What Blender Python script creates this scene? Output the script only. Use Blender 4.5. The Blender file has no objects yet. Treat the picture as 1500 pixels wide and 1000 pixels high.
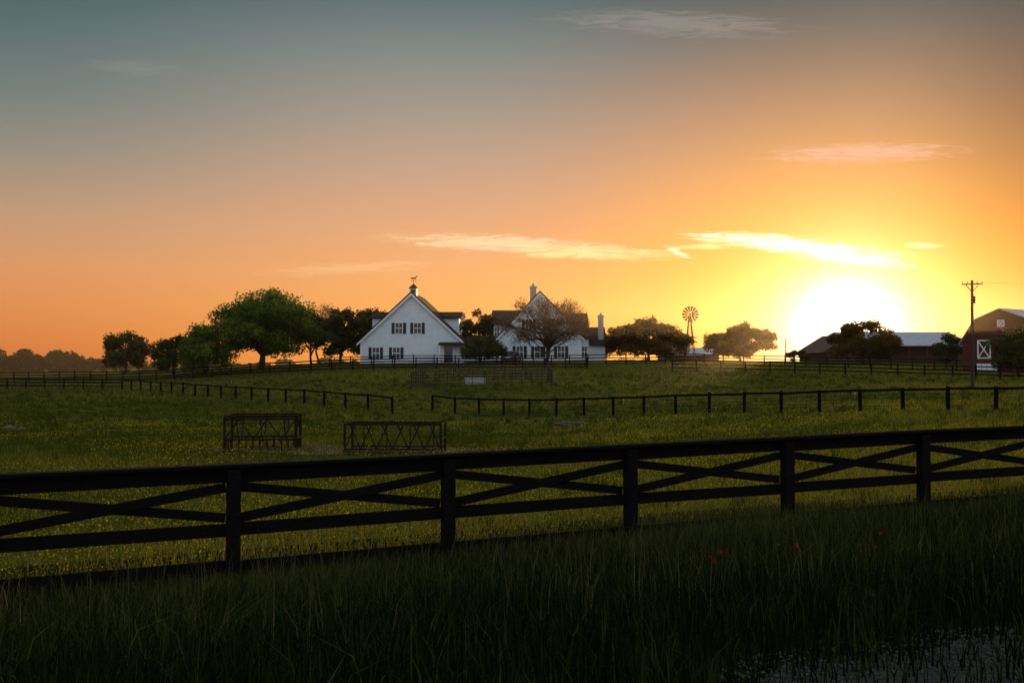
import bpy, math, random
import numpy as np
from mathutils import Vector
random.seed(7); rng=np.random.default_rng(7)
scene=bpy.context.scene
CAMZ=3.0
# ------------------------------------------------------------------ terrain
CP=np.array([
(-9.07,10.7,.18),(-3.63,13,.24),(1.8,15.3,.31),(7.27,17.63,.38),(12.7,19.95,.44),(-22,6,.1),(25,26,.6),
(-8.6,34,.04),(-3.9,34,.04),(15,34,.5),(-26,34,-.1),(34,36,.9),
(-3.26,72,-.5),(10.6,60.9,.03),(24.4,49.7,.7),(-8.4,70,-.3),(-27,92,.0),(-45,115,.3),(-70,122,.3),
(-3.4,100,1.3),(14,100,1.7),(-14,137,3.4),(5,140,3.45),(25,150,3.75),(56,150,3.4),(54.4,115,2.1),(38,82,1.05),
(-33.8,133,2.4),(-58,150,1.8),(80,100,2.2),(-12,118,2.4),(10,118,2.6),(35,115,2.2),
(0,190,4.0),(60,220,3.2),(-90,230,.6),(0,320,2.5),(200,320,2.0),(-220,320,.3),(-150,120,.2),(160,100,1.8),(-100,40,-.2),(110,40,1.0),
(1.4,5.1,1.4),(2.93,5.7,1.4),(-5,2.4,1.4),(10,8.7,1.43),(0,0,1.4),(-10,-4,1.38),(10,2,1.42),(0,-15,1.4),(-40,-20,1.3),(40,-5,1.5),(20,13,1.45),(-18,-3.3,1.35),
(-1,9.3,.62),(6,12.2,.70),(-6,7.2,.58)],float)
def _U(r2): return np.where(r2>1e-9, r2*np.log(np.maximum(r2,1e-9)),0)*0.5
def _warp(X,Y):  # compress distances so near detail and far detail both fit
    r=np.sqrt(X*X+Y*Y)+1e-6; k=np.log1p(r/25)/r*25; return X*k/25,Y*k/25
_cx,_cy=_warp(CP[:,0],CP[:,1]); n=len(CP)
_K=_U((_cx[:,None]-_cx)**2+(_cy[:,None]-_cy)**2)+np.eye(n)*2e-4
_P=np.stack([np.ones(n),_cx,_cy],1)
_A=np.block([[_K,_P],[_P.T,np.zeros((3,3))]])
_w=np.linalg.solve(_A,np.concatenate([CP[:,2],[0,0,0]]))
def Hn(X,Y):
    X=np.asarray(X,float);Y=np.asarray(Y,float)
    sh=X.shape; x=X.ravel();y=Y.ravel()
    wx,wy=_warp(x,y)
    z=_w[n]+_w[n+1]*wx+_w[n+2]*wy
    z=z+_U((wx[:,None]-_cx)**2+(wy[:,None]-_cy)**2)@_w[:n]
    z=np.clip(z,-1.0,4.3)
    r=np.sqrt(x*x+y*y); t=np.clip((r-280)/250,0,1); t=t*t*(3-2*t)
    z=z*(1-t)+0.6*t
    a=np.clip((np.sqrt(x*x+y*y)-9)/10,0,1)
    z=z+a*(0.04*np.sin(x*.55+1.3*np.sin(y*.23))*np.cos(y*.41)+0.06*np.sin(x*.13+y*.09))
    return z.reshape(sh)
def H(x,y): return float(Hn(np.array([x]),np.array([y]))[0])

# ------------------------------------------------------------------ materials
def lin(c):
    return tuple(((v/255)/12.92 if v/255<=.04045 else ((v/255+.055)/1.055)**2.4) for v in c)
def newmat(name):
    m=bpy.data.materials.new(name); m.use_nodes=True
    nt=m.node_tree; nt.nodes.clear(); out=nt.nodes.new('ShaderNodeOutputMaterial'); return m,nt,out
def ramp(nt,stops,fac=None):
    r=nt.nodes.new('ShaderNodeValToRGB'); e=r.color_ramp.elements
    while len(e)>1: e.remove(e[-1])
    e[0].position=stops[0][0]; e[0].color=(*stops[0][1],1)
    for p,c in stops[1:]:
        x=e.new(p); x.color=(*c,1)
    if fac is not None: nt.links.new(fac,r.inputs[0])
    return r
def noise(nt,scale,detail=4,vec=None,rough=.55):
    t=nt.nodes.new('ShaderNodeTexNoise'); t.inputs['Scale'].default_value=scale; t.inputs['Detail'].default_value=detail
    t.inputs['Roughness'].default_value=rough
    if vec is not None: nt.links.new(vec,t.inputs['Vector'])
    return t
def objco(nt):
    return nt.nodes.new('ShaderNodeTexCoord').outputs['Object']
def simple(name,c1,c2,scale=6,rough=.7,metal=0,bump=.15,spec=.3,stretch=None):
    m,nt,out=newmat(name); p=nt.nodes.new('ShaderNodeBsdfPrincipled')
    v=objco(nt)
    if stretch:
        mp=nt.nodes.new('ShaderNodeMapping'); mp.inputs['Scale'].default_value=stretch; nt.links.new(v,mp.inputs[0]); v=mp.outputs[0]
    t=noise(nt,scale,4,v); r=ramp(nt,[(.3,c1),(.7,c2)],t.outputs[0])
    nt.links.new(r.outputs[0],p.inputs['Base Color']); p.inputs['Roughness'].default_value=rough; p.inputs['Metallic'].default_value=metal
    p.inputs['Specular IOR Level'].default_value=spec
    if bump>0:
        b=nt.nodes.new('ShaderNodeBump'); b.inputs['Strength'].default_value=bump; b.inputs['Distance'].default_value=.03
        nt.links.new(t.outputs[0],b.inputs['Height']); nt.links.new(b.outputs[0],p.inputs['Normal'])
    nt.links.new(p.outputs[0],out.inputs[0]); return m
def leafmat(name,stops,trans=.4,patch=.5):
    m,nt,out=newmat(name)
    at=nt.nodes.new('ShaderNodeAttribute'); at.attribute_name='tint'
    r=ramp(nt,stops,at.outputs['Fac'])
    d=nt.nodes.new('ShaderNodeBsdfDiffuse'); tr=nt.nodes.new('ShaderNodeBsdfTranslucent'); ms=nt.nodes.new('ShaderNodeMixShader')
    nt.links.new(r.outputs[0],d.inputs[0]); nt.links.new(r.outputs[0],tr.inputs[0])
    ms.inputs[0].default_value=trans; nt.links.new(d.outputs[0],ms.inputs[1]); nt.links.new(tr.outputs[0],ms.inputs[2]); nt.links.new(ms.outputs[0],out.inputs[0])
    return m
M_black=simple('black_fence_paint',(.003,.003,.003),(.009,.008,.007),9,.9,bump=.4,spec=.06,stretch=(1,1,6))
M_wood=simple('weathered_wood',(.02,.015,.012),(.05,.038,.03),8,.8)
M_bark=simple('bark',(.018,.013,.009),(.05,.038,.028),5,.9,bump=.6)
M_pipe=simple('rusty_pipe',(.010,.006,.004),(.035,.020,.013),12,.85,metal=0,spec=.05)
M_trim=simple('white_trim',(.72,.74,.75),(.80,.82,.82),3,.5)
M_shingle=simple('dark_shingles',(.022,.016,.012),(.045,.034,.026),7,.9,bump=.6,spec=.1)
M_glass=simple('window_glass',(.01,.011,.013),(.02,.02,.024),1,.08,spec=.6,bump=0)
M_shut=simple('black_shutters',(.012,.013,.015),(.02,.02,.022),5,.5)
M_brick=simple('pale_chimney_brick',(.28,.25,.23),(.42,.39,.36),9,.85)
M_metal=simple('galvanised_roof',(.38,.40,.43),(.50,.52,.55),1.2,.45,metal=.3)
M_steel=simple('windmill_steel',(.06,.045,.035),(.12,.09,.07),5,.6,metal=.2)
M_red=simple('barn_red_boards',(.055,.012,.008),(.095,.02,.013),4,.85,stretch=(6,6,.6))
M_darkwall=simple('shed_boards',(.05,.025,.02),(.09,.045,.035),4,.8,stretch=(6,6,.6))
M_car=simple('car_paint_silver',(.11,.11,.115),(.13,.13,.135),2,.3,metal=.6,bump=0,spec=.5)
M_tyre=simple('tyre_rubber',(.015,.015,.015),(.025,.025,.025),9,.9)
M_lamp=simple('tail_lamp_red',(.25,.01,.01),(.3,.015,.015),4,.3)
M_rock=simple('rock',(.07,.065,.058),(.16,.145,.13),6,.9,bump=.5)
M_peb=simple('gravel_stones',(.035,.032,.029),(.10,.09,.08),30,.95,bump=0,spec=.02)
M_trough=simple('trough_white',(.35,.34,.33),(.5,.5,.48),4,.6)
M_wire=simple('cable',(.02,.02,.02),(.03,.03,.03),4,.6)
def siding():
    m,nt,out=newmat('white_clapboard'); p=nt.nodes.new('ShaderNodeBsdfPrincipled')
    v=objco(nt); s=nt.nodes.new('ShaderNodeSeparateXYZ'); nt.links.new(v,s.inputs[0])
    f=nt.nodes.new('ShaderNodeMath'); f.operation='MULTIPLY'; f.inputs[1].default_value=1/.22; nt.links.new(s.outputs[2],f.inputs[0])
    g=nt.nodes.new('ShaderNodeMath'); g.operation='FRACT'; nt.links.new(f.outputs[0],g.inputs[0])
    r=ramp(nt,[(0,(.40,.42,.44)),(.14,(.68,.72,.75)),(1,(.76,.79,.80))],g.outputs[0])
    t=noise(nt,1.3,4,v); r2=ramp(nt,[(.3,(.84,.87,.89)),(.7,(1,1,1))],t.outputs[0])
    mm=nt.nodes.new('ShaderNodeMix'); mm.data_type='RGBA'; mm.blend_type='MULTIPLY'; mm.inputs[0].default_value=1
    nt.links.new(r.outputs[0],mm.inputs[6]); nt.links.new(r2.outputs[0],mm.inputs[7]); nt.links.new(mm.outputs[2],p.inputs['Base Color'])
    b=nt.nodes.new('ShaderNodeBump'); b.inputs['Strength'].default_value=.5; b.inputs['Distance'].default_value=.03; b.invert=True
    nt.links.new(g.outputs[0],b.inputs['Height']); nt.links.new(b.outputs[0],p.inputs['Normal'])
    p.inputs['Roughness'].default_value=.6; nt.links.new(p.outputs[0],out.inputs[0]); return m
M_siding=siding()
def groundmat():
    m,nt,out=newmat('pasture_ground'); p=nt.nodes.new('ShaderNodeBsdfDiffuse')
    v=objco(nt)
    t1=noise(nt,.06,4,v); t2=noise(nt,1.1,5,v,.7); t3=noise(nt,9,2,v,.7)
    r1=ramp(nt,[(.35,(.055,.068,.012)),(.5,(.115,.112,.017)),(.66,(.19,.155,.023))],t1.outputs[0])
    r2=ramp(nt,[(.3,(.35,.38,.35)),(.55,(.9,.9,.9)),(.75,(1.4,1.3,1.1))],t2.outputs[0])
    r3=ramp(nt,[(.3,(.5,.5,.5)),(.7,(1.4,1.4,1.4))],t3.outputs[0])
    a=r1.outputs[0]
    for r in (r2,r3):
        mm=nt.nodes.new('ShaderNodeMix'); mm.data_type='RGBA'; mm.blend_type='MULTIPLY'; mm.inputs[0].default_value=1
        nt.links.new(a,mm.inputs[6]); nt.links.new(r.outputs[0],mm.inputs[7]); a=mm.outputs[2]
    nt.links.new(a,p.inputs[0])
    b=nt.nodes.new('ShaderNodeBump'); b.inputs['Strength'].default_value=.7; b.inputs['Distance'].default_value=.15
    nt.links.new(t2.outputs[0],b.inputs['Height']); nt.links.new(b.outputs[0],p.inputs['Normal'])
    nt.links.new(p.outputs[0],out.inputs[0]); return m
M_ground=groundmat()
M_road=simple('gravel',(.03,.027,.024),(.08,.072,.063),40,.95,bump=1.0,spec=.02)
M_thatch=simple('roadside_thatch',(.008,.011,.004),(.026,.027,.011),5,1,bump=1.0,spec=0)
M_dirt=simple('trampled_dirt',(.07,.05,.032),(.14,.10,.065),3,.95,bump=.6,spec=.05)
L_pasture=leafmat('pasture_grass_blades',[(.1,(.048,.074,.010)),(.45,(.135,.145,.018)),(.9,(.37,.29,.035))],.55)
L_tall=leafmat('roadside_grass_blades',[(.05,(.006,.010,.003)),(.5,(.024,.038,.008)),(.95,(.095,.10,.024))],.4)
L_seed=leafmat('dry_seed_heads',[(.2,(.05,.048,.018)),(.8,(.16,.13,.055))],.4)
L_yellow=leafmat('yellow_petals',[(.2,(.50,.34,.008)),(.8,(.65,.48,.015))],.45)
L_redf=leafmat('red_petals',[(.2,(.16,.008,.008)),(.8,(.24,.02,.014))],.3)
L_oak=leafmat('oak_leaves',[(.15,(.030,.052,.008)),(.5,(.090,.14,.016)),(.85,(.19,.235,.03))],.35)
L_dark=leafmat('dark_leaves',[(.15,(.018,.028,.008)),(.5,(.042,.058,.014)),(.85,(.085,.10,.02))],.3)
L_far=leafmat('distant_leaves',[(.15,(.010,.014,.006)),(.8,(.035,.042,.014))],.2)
L_olive_flare=leafmat('olive_flare_leaves',[(.15,(.035,.030,.008)),(.5,(.09,.065,.012)),(.85,(.19,.13,.022))],.45)  # olive-brown leaves, colour warmed to carry the orange flare near the sun
L_bud=leafmat('spring_buds',[(.2,(.08,.048,.034)),(.8,(.18,.12,.085))],.4)

# ------------------------------------------------------------------ mesh helpers
def link(o,parent=None):
    scene.collection.objects.link(o)
    if parent: o.parent=parent
    return o
def np_mesh(name,V,groups,mats,tint=None,parent=None,smooth=False):
    """groups: list of (faces array (M,k), material index)"""
    me=bpy.data.meshes.new(name); me.vertices.add(len(V)); me.vertices.foreach_set('co',np.asarray(V,np.float32).ravel())
    loops=np.concatenate([g[0].ravel() for g in groups]); sizes=np.concatenate([np.full(len(g[0]),g[0].shape[1]) for g in groups])
    mi=np.concatenate([np.full(len(g[0]),g[1]) for g in groups])
    st=np.concatenate([[0],np.cumsum(sizes)[:-1]])
    me.loops.add(len(loops)); me.loops.foreach_set('vertex_index',loops.astype(np.int32))
    me.polygons.add(len(sizes)); me.polygons.foreach_set('loop_start',st.astype(np.int32)); me.polygons.foreach_set('loop_total',sizes.astype(np.int32))
    me.polygons.foreach_set('material_index',mi.astype(np.int32))
    if smooth: me.polygons.foreach_set('use_smooth',np.ones(len(sizes),bool))
    for m in mats: me.materials.append(m)
    if tint is not None:
        a=me.attributes.new('tint','FLOAT','POINT'); a.data.foreach_set('value',np.asarray(tint,np.float32))
    me.update(calc_edges=True); me.validate()
    return link(bpy.data.objects.new(name,me),parent)
class MB:
    def __init__(s): s.v=[];s.f=[];s.m=[]
    def add(s,vs,fs,m=0):
        o=len(s.v); s.v+= [tuple(v) for v in vs]; s.f+=[tuple(o+i for i in f) for f in fs]; s.m+=[m]*len(fs)
    def box(s,x0,x1,y0,y1,z0,z1,m=0):
        s.add([(x0,y0,z0),(x1,y0,z0),(x1,y1,z0),(x0,y1,z0),(x0,y0,z1),(x1,y0,z1),(x1,y1,z1),(x0,y1,z1)],
              [(3,2,1,0),(4,5,6,7),(0,1,5,4),(1,2,6,5),(2,3,7,6),(3,0,4,7)],m)
    def beam(s,p,q,w,t,m=0,up=(0,0,1)):
        p=Vector(p);q=Vector(q);d=(q-p).normalized();u=Vector(up)
        side=d.cross(u)
        if side.length<1e-4: side=d.cross(Vector((0,1,0)))
        side.normalize(); u2=side.cross(d).normalized()
        a=side*t/2;b=u2*w/2
        s.add([p-a-b,p+a-b,p+a+b,p-a+b,q-a-b,q+a-b,q+a+b,q-a+b],[(0,1,2,3),(7,6,5,4),(0,4,5,1),(1,5,6,2),(2,6,7,3),(3,7,4,0)],m)
    def tube(s,p,q,r0,r1=None,k=6,m=0,cap=True):
        r1=r0 if r1 is None else r1
        p=Vector(p);q=Vector(q);d=q-p
        if d.length<1e-6: return
        d.normalize(); a=d.orthogonal().normalized(); b=d.cross(a)
        vs=[]
        for c,r in((p,r0),(q,r1)):
            for i in range(k):
                t=2*math.pi*i/k; vs.append(c+a*math.cos(t)*r+b*math.sin(t)*r)
        fs=[(i,(i+1)%k,k+(i+1)%k,k+i) for i in range(k)]
        if cap: fs+=[tuple(range(k))[::-1],tuple(range(k,2*k))]
        s.add(vs,fs,m)
    def path(s,pts,rs,k=6,m=0):
        for i in range(len(pts)-1): s.tube(pts[i],pts[i+1],rs[i],rs[i+1],k,m,cap=(i==len(pts)-2))
    def prism(s,prof,y0,y1,m=0):  # profile in xz (ccw seen from -y), extruded in y
        k=len(prof); vs=[(x,y0,z) for x,z in prof]+[(x,y1,z) for x,z in prof]
        s.add(vs,[tuple(range(k)),tuple(range(2*k-1,k-1,-1))]+[(i,k+i,k+(i+1)%k,(i+1)%k) for i in range(k)],m)
    def prismx(s,prof,x0,x1,m=0): # profile in yz extruded in x
        k=len(prof); vs=[(x0,y,z) for y,z in prof]+[(x1,y,z) for y,z in prof]
        s.add(vs,[tuple(range(k)),tuple(range(2*k-1,k-1,-1))]+[(i,k+i,k+(i+1)%k,(i+1)%k) for i in range(k)],m)
    def obj(s,name,mats,parent=None,smooth=False,bevel=0):
        me=bpy.data.meshes.new(name); me.from_pydata(s.v,[],s.f)
        for m in mats: me.materials.append(m)
        me.polygons.foreach_set('material_index',s.m)
        if smooth: me.polygons.foreach_set('use_smooth',[True]*len(s.f))
        import bmesh
        bm=bmesh.new(); bm.from_mesh(me); bmesh.ops.recalc_face_normals(bm,faces=bm.faces); bm.to_mesh(me); bm.free()
        o=bpy.data.objects.new(name,me); link(o,parent)
        if bevel:
            b=o.modifiers.new('bevel','BEVEL'); b.width=bevel; b.segments=2; b.limit_method='ANGLE'
        return o
def empty(name,x,y,z=None,rot=0):
    e=bpy.data.objects.new(name,None); e.empty_display_size=.5; scene.collection.objects.link(e)
    e.location=(x,y,H(x,y) if z is None else z); e.rotation_euler=(0,0,math.radians(rot)); return e

# ------------------------------------------------------------------ ground sheet
def axis(nn,span,dens): 
    t=np.linspace(-1,1,nn); return span*np.sinh(t*dens)/math.sinh(dens)
gx=axis(331,6000,7.2); gy=axis(331,6000,7.2)+20
GX,GY=np.meshgrid(gx,gy); GZ=np.concatenate([Hn(GX[i:i+40],GY[i:i+40]) for i in range(0,331,40)])
V=np.stack([GX,GY,GZ],-1).reshape(-1,3)
I=np.arange(331*331).reshape(331,331)
F=np.stack([I[:-1,:-1],I[:-1,1:],I[1:,1:],I[1:,:-1]],-1).reshape(-1,4)
np_mesh('ground',V,[(F,0)],[M_ground],smooth=True)
def strip(name,us,ws,fn,mat,lift):
    U,W=np.meshgrid(us,ws); X,Y=fn(U,W); Z=Hn(X,Y)+lift
    V=np.stack([X,Y,Z],-1).reshape(-1,3); a,b=U.shape; I=np.arange(a*b).reshape(a,b)
    F=np.stack([I[:-1,:-1],I[:-1,1:],I[1:,1:],I[1:,:-1]],-1).reshape(-1,4)
    return np_mesh(name,V,[(F,0)],[mat],smooth=True)
FD=np.array([.9203,.3912]); FN=np.array([-.3912,.9203])  # along fence / away from the road
def road_fn(U,W):
    wob=.18*np.sin(U*1.7)+.12*np.sin(U*4.1+1)
    W2=W+np.where(W>-.5,wob,0)
    return 1.4+U*FD[0]+W2*FN[0], 5.1+U*FD[1]+W2*FN[1]
strip('gravel_road',np.linspace(-60,60,400),np.linspace(-6,-.02,16),road_fn,M_road,.04)
strip('grass_verge',np.linspace(-60,60,300),np.linspace(-.9,11.6,40),lambda U,W:(1.4+U*FD[0]+W*FN[0],5.1+U*FD[1]+W*FN[1]),M_thatch,.02)
# ------------------------------------------------------------------ loose gravel
def pebbles(name,X,Y,S,mat,lift=0.0):
    N=len(X); o=np.array([(1,0,0),(-1,0,0),(0,1,0),(0,-1,0),(0,0,1),(0,0,-1)],float)
    f=np.array([(0,2,4),(2,1,4),(1,3,4),(3,0,4),(2,0,5),(1,2,5),(3,1,5),(0,3,5)])
    a=rng.uniform(0,6.28,N); ca,sa=np.cos(a),np.sin(a)
    jit=rng.uniform(.6,1.3,(N,6,3)); P=o[None]*jit*S[:,None,None]; P[...,2]*=.6
    x=P[...,0]*ca[:,None]-P[...,1]*sa[:,None]; y=P[...,0]*sa[:,None]+P[...,1]*ca[:,None]
    V=np.stack([x+X[:,None],y+Y[:,None],P[...,2]+(Hn(X,Y)+lift)[:,None]],-1).reshape(-1,3)
    Fc=(f[None]+(np.arange(N)*6)[:,None,None]).reshape(-1,3)
    np_mesh(name,V,[(Fc,0)],[mat])
N=14000; u=rng.uniform(-4,9,N); w=-np.abs(rng.normal(0,1.3,N))+.3; X,Y=road_fn(u,w)
pebbles('loose_gravel',X,Y,rng.uniform(.005,.022,N),M_peb,.042)

# ------------------------------------------------------------------ grass
def blades(name,X,Y,h,w,mat,lean=.35,two=True,tint=None,zoff=0):
    N=len(X); Z=Hn(X,Y)+zoff; a=rng.uniform(0,2*np.pi,N); la=rng.uniform(0,2*np.pi,N); l=np.abs(rng.normal(0,lean,N))*h
    dx,dy=np.cos(a)*w/2,np.sin(a)*w/2; lx,ly=np.cos(la)*l,np.sin(la)*l
    b0=np.stack([X-dx,Y-dy,Z-.03],-1); b1=np.stack([X+dx,Y+dy,Z-.03],-1)
    tint=rng.uniform(0,1,N) if tint is None else tint
    if two:
        m0=np.stack([X-dx*.75+lx*.3,Y-dy*.75+ly*.3,Z+h*.55],-1); m1=np.stack([X+dx*.75+lx*.3,Y+dy*.75+ly*.3,Z+h*.55],-1)
        t=np.stack([X+lx,Y+ly,Z+h*.97-l*.25],-1)
        V=np.stack([b0,b1,m1,m0,t],1).reshape(-1,3); o=np.arange(N)[:,None]*5
        np_mesh(name,V,[(o+np.array([0,1,2,3]),0),(o+np.array([3,2,4]),0)],[mat],np.repeat(tint,5))
    else:
        t=np.stack([X+lx,Y+ly,Z+h],-1)
        V=np.stack([b0,b1,t],1).reshape(-1,3); o=np.arange(N)[:,None]*3
        np_mesh(name,V,[(o+np.array([0,1,2]),0)],[mat],np.repeat(tint,3))
def sfence(X,Y): return (X+3.627)*FN[0]+(Y-13)*FN[1]     # >0 = pasture side
N=220000; u=rng.uniform(-16,26,N); s=rng.uniform(-11.0,1.0,N)
X=-3.627+u*FD[0]+s*FN[0]; Y=13+u*FD[1]+s*FN[1]
k=(np.abs(X)<.60*Y+1.5)&(Y>2.5); X,Y,s=X[k],Y[k],s[k]
patch=.5+.5*np.sin(X*.9+2*np.sin(Y*.6))*np.cos(Y*.8-X*.3)
k=rng.uniform(0,1,len(X))<.5+.45*patch; X,Y,s,patch=X[k],Y[k],s[k],patch[k]
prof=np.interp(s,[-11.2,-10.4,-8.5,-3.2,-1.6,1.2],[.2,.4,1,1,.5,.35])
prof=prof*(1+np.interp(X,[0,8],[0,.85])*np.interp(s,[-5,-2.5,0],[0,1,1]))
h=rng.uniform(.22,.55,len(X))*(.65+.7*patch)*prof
tt=np.clip(rng.normal(.40,.26,len(X))+.4*(patch-.5)+np.interp(s,[-10,-6,-2,0],[-.3,-.1,.15,.2]),0,1)  # darker toward the road: foreground shade put into the blade tint
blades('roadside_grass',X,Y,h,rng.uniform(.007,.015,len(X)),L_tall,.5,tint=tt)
# seed stalks
N=8000; u=rng.uniform(-14,24,N); s=rng.uniform(-7.5,-.1,N)
X=-3.627+u*FD[0]+s*FN[0]; Y=13+u*FD[1]+s*FN[1]; k=(np.abs(X)<.62*Y+2)&(Y>6); X,Y,s=X[k],Y[k],s[k]
pk=.5+.5*np.sin(X*1.3+Y*.7)*np.sin(Y*.9-X*.4); k=rng.uniform(0,1,len(X))<pk; X,Y,s=X[k],Y[k],s[k]
blades('grass_seed_stalks',X,Y,rng.uniform(.38,.78,len(X)),rng.uniform(.004,.008,len(X)),L_seed,.35)
# leafy weeds on the verge
N=260; u=rng.uniform(-6,14,N); s=rng.uniform(-9.5,-5,N); X=-3.627+u*FD[0]+s*FN[0]; Y=13+u*FD[1]+s*FN[1]
c=50; XX=np.repeat(X,c)+rng.normal(0,.10,N*c); YY=np.repeat(Y,c)+rng.normal(0,.10,N*c)
hh=np.repeat(rng.uniform(.25,.5,N),c)*rng.uniform(.3,1,N*c)
blades('verge_weeds',XX,YY,hh,rng.uniform(.008,.016,N*c),L_tall,.6,tint=rng.uniform(.05,.7,N*c))
# pasture grass
def wedge(N,y0,y1,pw=1.0,ex=.60):
    t=rng.uniform(0,1,N)**pw; Y=y0+(y1-y0)*t; X=rng.uniform(-1,1,N)*(ex*Y+3); return X,Y
def sun_warm(X,Y): return np.clip(.5+.9*X/(Y+5),0,1)  # golden toward the sun's side: low sunlight put into the blade tint
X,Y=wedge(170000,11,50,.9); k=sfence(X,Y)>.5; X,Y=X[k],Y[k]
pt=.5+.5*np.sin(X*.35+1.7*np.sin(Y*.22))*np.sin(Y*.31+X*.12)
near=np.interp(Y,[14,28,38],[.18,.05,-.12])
blades('pasture_grass',X,Y,rng.uniform(.06,.17,len(X))*(.6+.8*pt),.014+.0007*Y,L_pasture,.5,False,np.clip(rng.normal(.43,.2,len(X))+near+.4*(pt-.5)+.5*(sun_warm(X,Y)-.4),0,1))
X,Y=wedge(110000,48,135,.85,.6)
pt=.5+.5*np.sin(X*.15+1.7*np.sin(Y*.12))*np.sin(Y*.17+X*.08)
blades('far_pasture_grass',X,Y,rng.uniform(.08,.2,len(X))*(.5+.9*pt),.0014*Y,L_pasture,.5,False,np.clip(rng.normal(.30,.2,len(X))+.5*(pt-.5)+.55*(sun_warm(X,Y)-.4),0,1))
# tufts (taller weeds in the pasture)
X,Y=wedge(1900,17,110,.9); k=sfence(X,Y)>1; X,Y=X[k],Y[k]
c=22; XX=np.repeat(X,c)+rng.normal(0,.13,len(X)*c); YY=np.repeat(Y,c)+rng.normal(0,.13,len(X)*c)
blades('weed_tufts',XX,YY,rng.uniform(.12,.38,len(XX)),.01+.0008*YY,L_pasture,.4,False,rng.uniform(0,.35,len(XX)))
# yellow buttercups
X,Y=wedge(150000,12,62,.95); k=sfence(X,Y)>.4; X,Y=X[k],Y[k]
pt=np.sin(X*.33+2*np.sin(Y*.2)+.8)*np.sin(Y*.27-X*.1)+.25*np.sin(X*1.3)*np.sin(Y*1.1)+np.interp(Y,[12,24,30,36,60],[.5,.6,.3,-.2,-.4])
k=rng.uniform(-.35,1,len(X))<pt*.7+.6*(X/(Y)+.05); X,Y=X[k],Y[k]
def discs(name,X,Y,Z,S,mat):
    N=len(X); a=rng.uniform(0,6.28,N); P=[]
    tx=rng.normal(0,.5,N); ty=rng.normal(0,.5,N)
    for i in range(5):
        t=a+i*2*np.pi/5; ox=np.cos(t)*S; oy=np.sin(t)*S; P.append(np.stack([X+ox,Y+oy,Z+ox*tx+oy*ty],-1))
    V=np.stack(P,1).reshape(-1,3); o=np.arange(N)[:,None]*5
    np_mesh(name,V,[(o+np.arange(5),0)],[mat],np.repeat(rng.uniform(0,1,N),5))
discs('buttercup_flowers',X,Y,Hn(X,Y)+rng.uniform(.06,.2,len(X)),rng.uniform(.007,.013,len(X))+.00022*Y,L_yellow)
# red wildflowers on the verge
fx=[];fy=[];
for cx,cy in ((2.2,8.0),(1.65,7.6),(3.0,8.3)):
    for i in range(5): fx.append(cx+random.gauss(0,.08)); fy.append(cy+random.gauss(0,.08))
fx=np.array(fx);fy=np.array(fy); fz=Hn(fx,fy)+rng.uniform(.42,.56,len(fx))
discs('red_wildflowers',fx,fy,fz,np.full(len(fx),.016),L_redf)

# ------------------------------------------------------------------ fences
def crossbuck():
    e=empty('crossbuck_fence',-3.627,13,0); posts=MB();rails=MB();bx=MB()
    L=2.9594
    def pt(k,h,off=0):
        x=k*L*FD[0]+off*FN[0]; y=k*L*FD[1]+off*FN[1]
        zg=.24+.035*k
        if k<0: zg=.24+.02*k
        if k>4: zg=.38+.02*(k-4)
        return (x,y,zg+h)
    for k in range(-6,12):
        jl=random.uniform(-.012,.012)
        p=pt(k,-.5);q=pt(k,1.40)
        posts.beam((p[0],p[1],p[2]),(q[0]+jl,q[1],q[2]),.17,.17,0,up=(FN[0],FN[1],0))
    for k in range(-6,11):
        for h,w,off in ((1.33,.20,.105),(.62,.17,.105),(.13,.17,.105)):
            a=pt(k+.0,h+random.uniform(-.012,.012),off);b=pt(k+1,h+random.uniform(-.012,.012),off)
            rails.beam(a,b,w,.04)
        rails.beam(pt(k,1.455,.03),pt(k+1,1.455,.03),.045,.22)   # cap board
        a=pt(k+.03,1.17,.105);b=pt(k+.97,.77,.105); bx.beam(a,b,.125,.036)
        a=pt(k+.03,.77,.064);b=pt(k+.97,1.17,.064); bx.beam(a,b,.125,.036)
    posts.obj('posts',[M_black],e,bevel=.008); rails.obj('rails',[M_black],e,bevel=.005); bx.obj('cross_boards',[M_black],e,bevel=.005)
crossbuck()
def line_pts(P,spacing):
    out=[]
    for i in range(len(P)-1):
        a=Vector(P[i]);b=Vector(P[i+1]); n_=max(1,round((b-a).length/spacing))
        for j in range(n_): out.append(a.lerp(b,j/n_))
    out.append(Vector(P[-1])); return out
def ranch_fence(name,P,spacing,hgt,rails,rw=.13,post=.14,wires=(),mat=M_black):
    e=empty(name,P[0][0],P[0][1]); base=e.location.copy(); pts=line_pts(P,spacing); po=MB();ra=MB()
    hs=[H(p.x,p.y) for p in pts]
    for p,z in zip(pts,hs):
        l=Vector((p.x-base.x,p.y-base.y,z-base.z)); po.beam(l-Vector((0,0,.3)),l+Vector((random.uniform(-.03,.03),0,hgt+.06+random.uniform(-.03,.03))),post,post)
    for i in range(len(pts)-1):
        a=Vector((pts[i].x-base.x,pts[i].y-base.y-.09,hs[i]-base.z));b=Vector((pts[i+1].x-base.x,pts[i+1].y-base.y-.09,hs[i+1]-base.z))
        for r in rails: ra.beam(a+Vector((0,0,r+random.uniform(-.02,.02))),b+Vector((0,0,r+random.uniform(-.02,.02))),rw,.04)
        for r in wires: ra.tube(a+Vector((0,0,r)),b+Vector((0,0,r)),.008,k=4)
    po.obj('posts',[mat],e); ra.obj('rails',[mat],e)
x0,y0=-3.26-1.727,72+1.393
ranch_fence('paddock_fence',[(x0-.9,y0+.3),(x0+1.727*22,y0-1.393*22)],2.22,1.15,(1.1,),.13,.16,(.25,.45,.65,.85))
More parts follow.
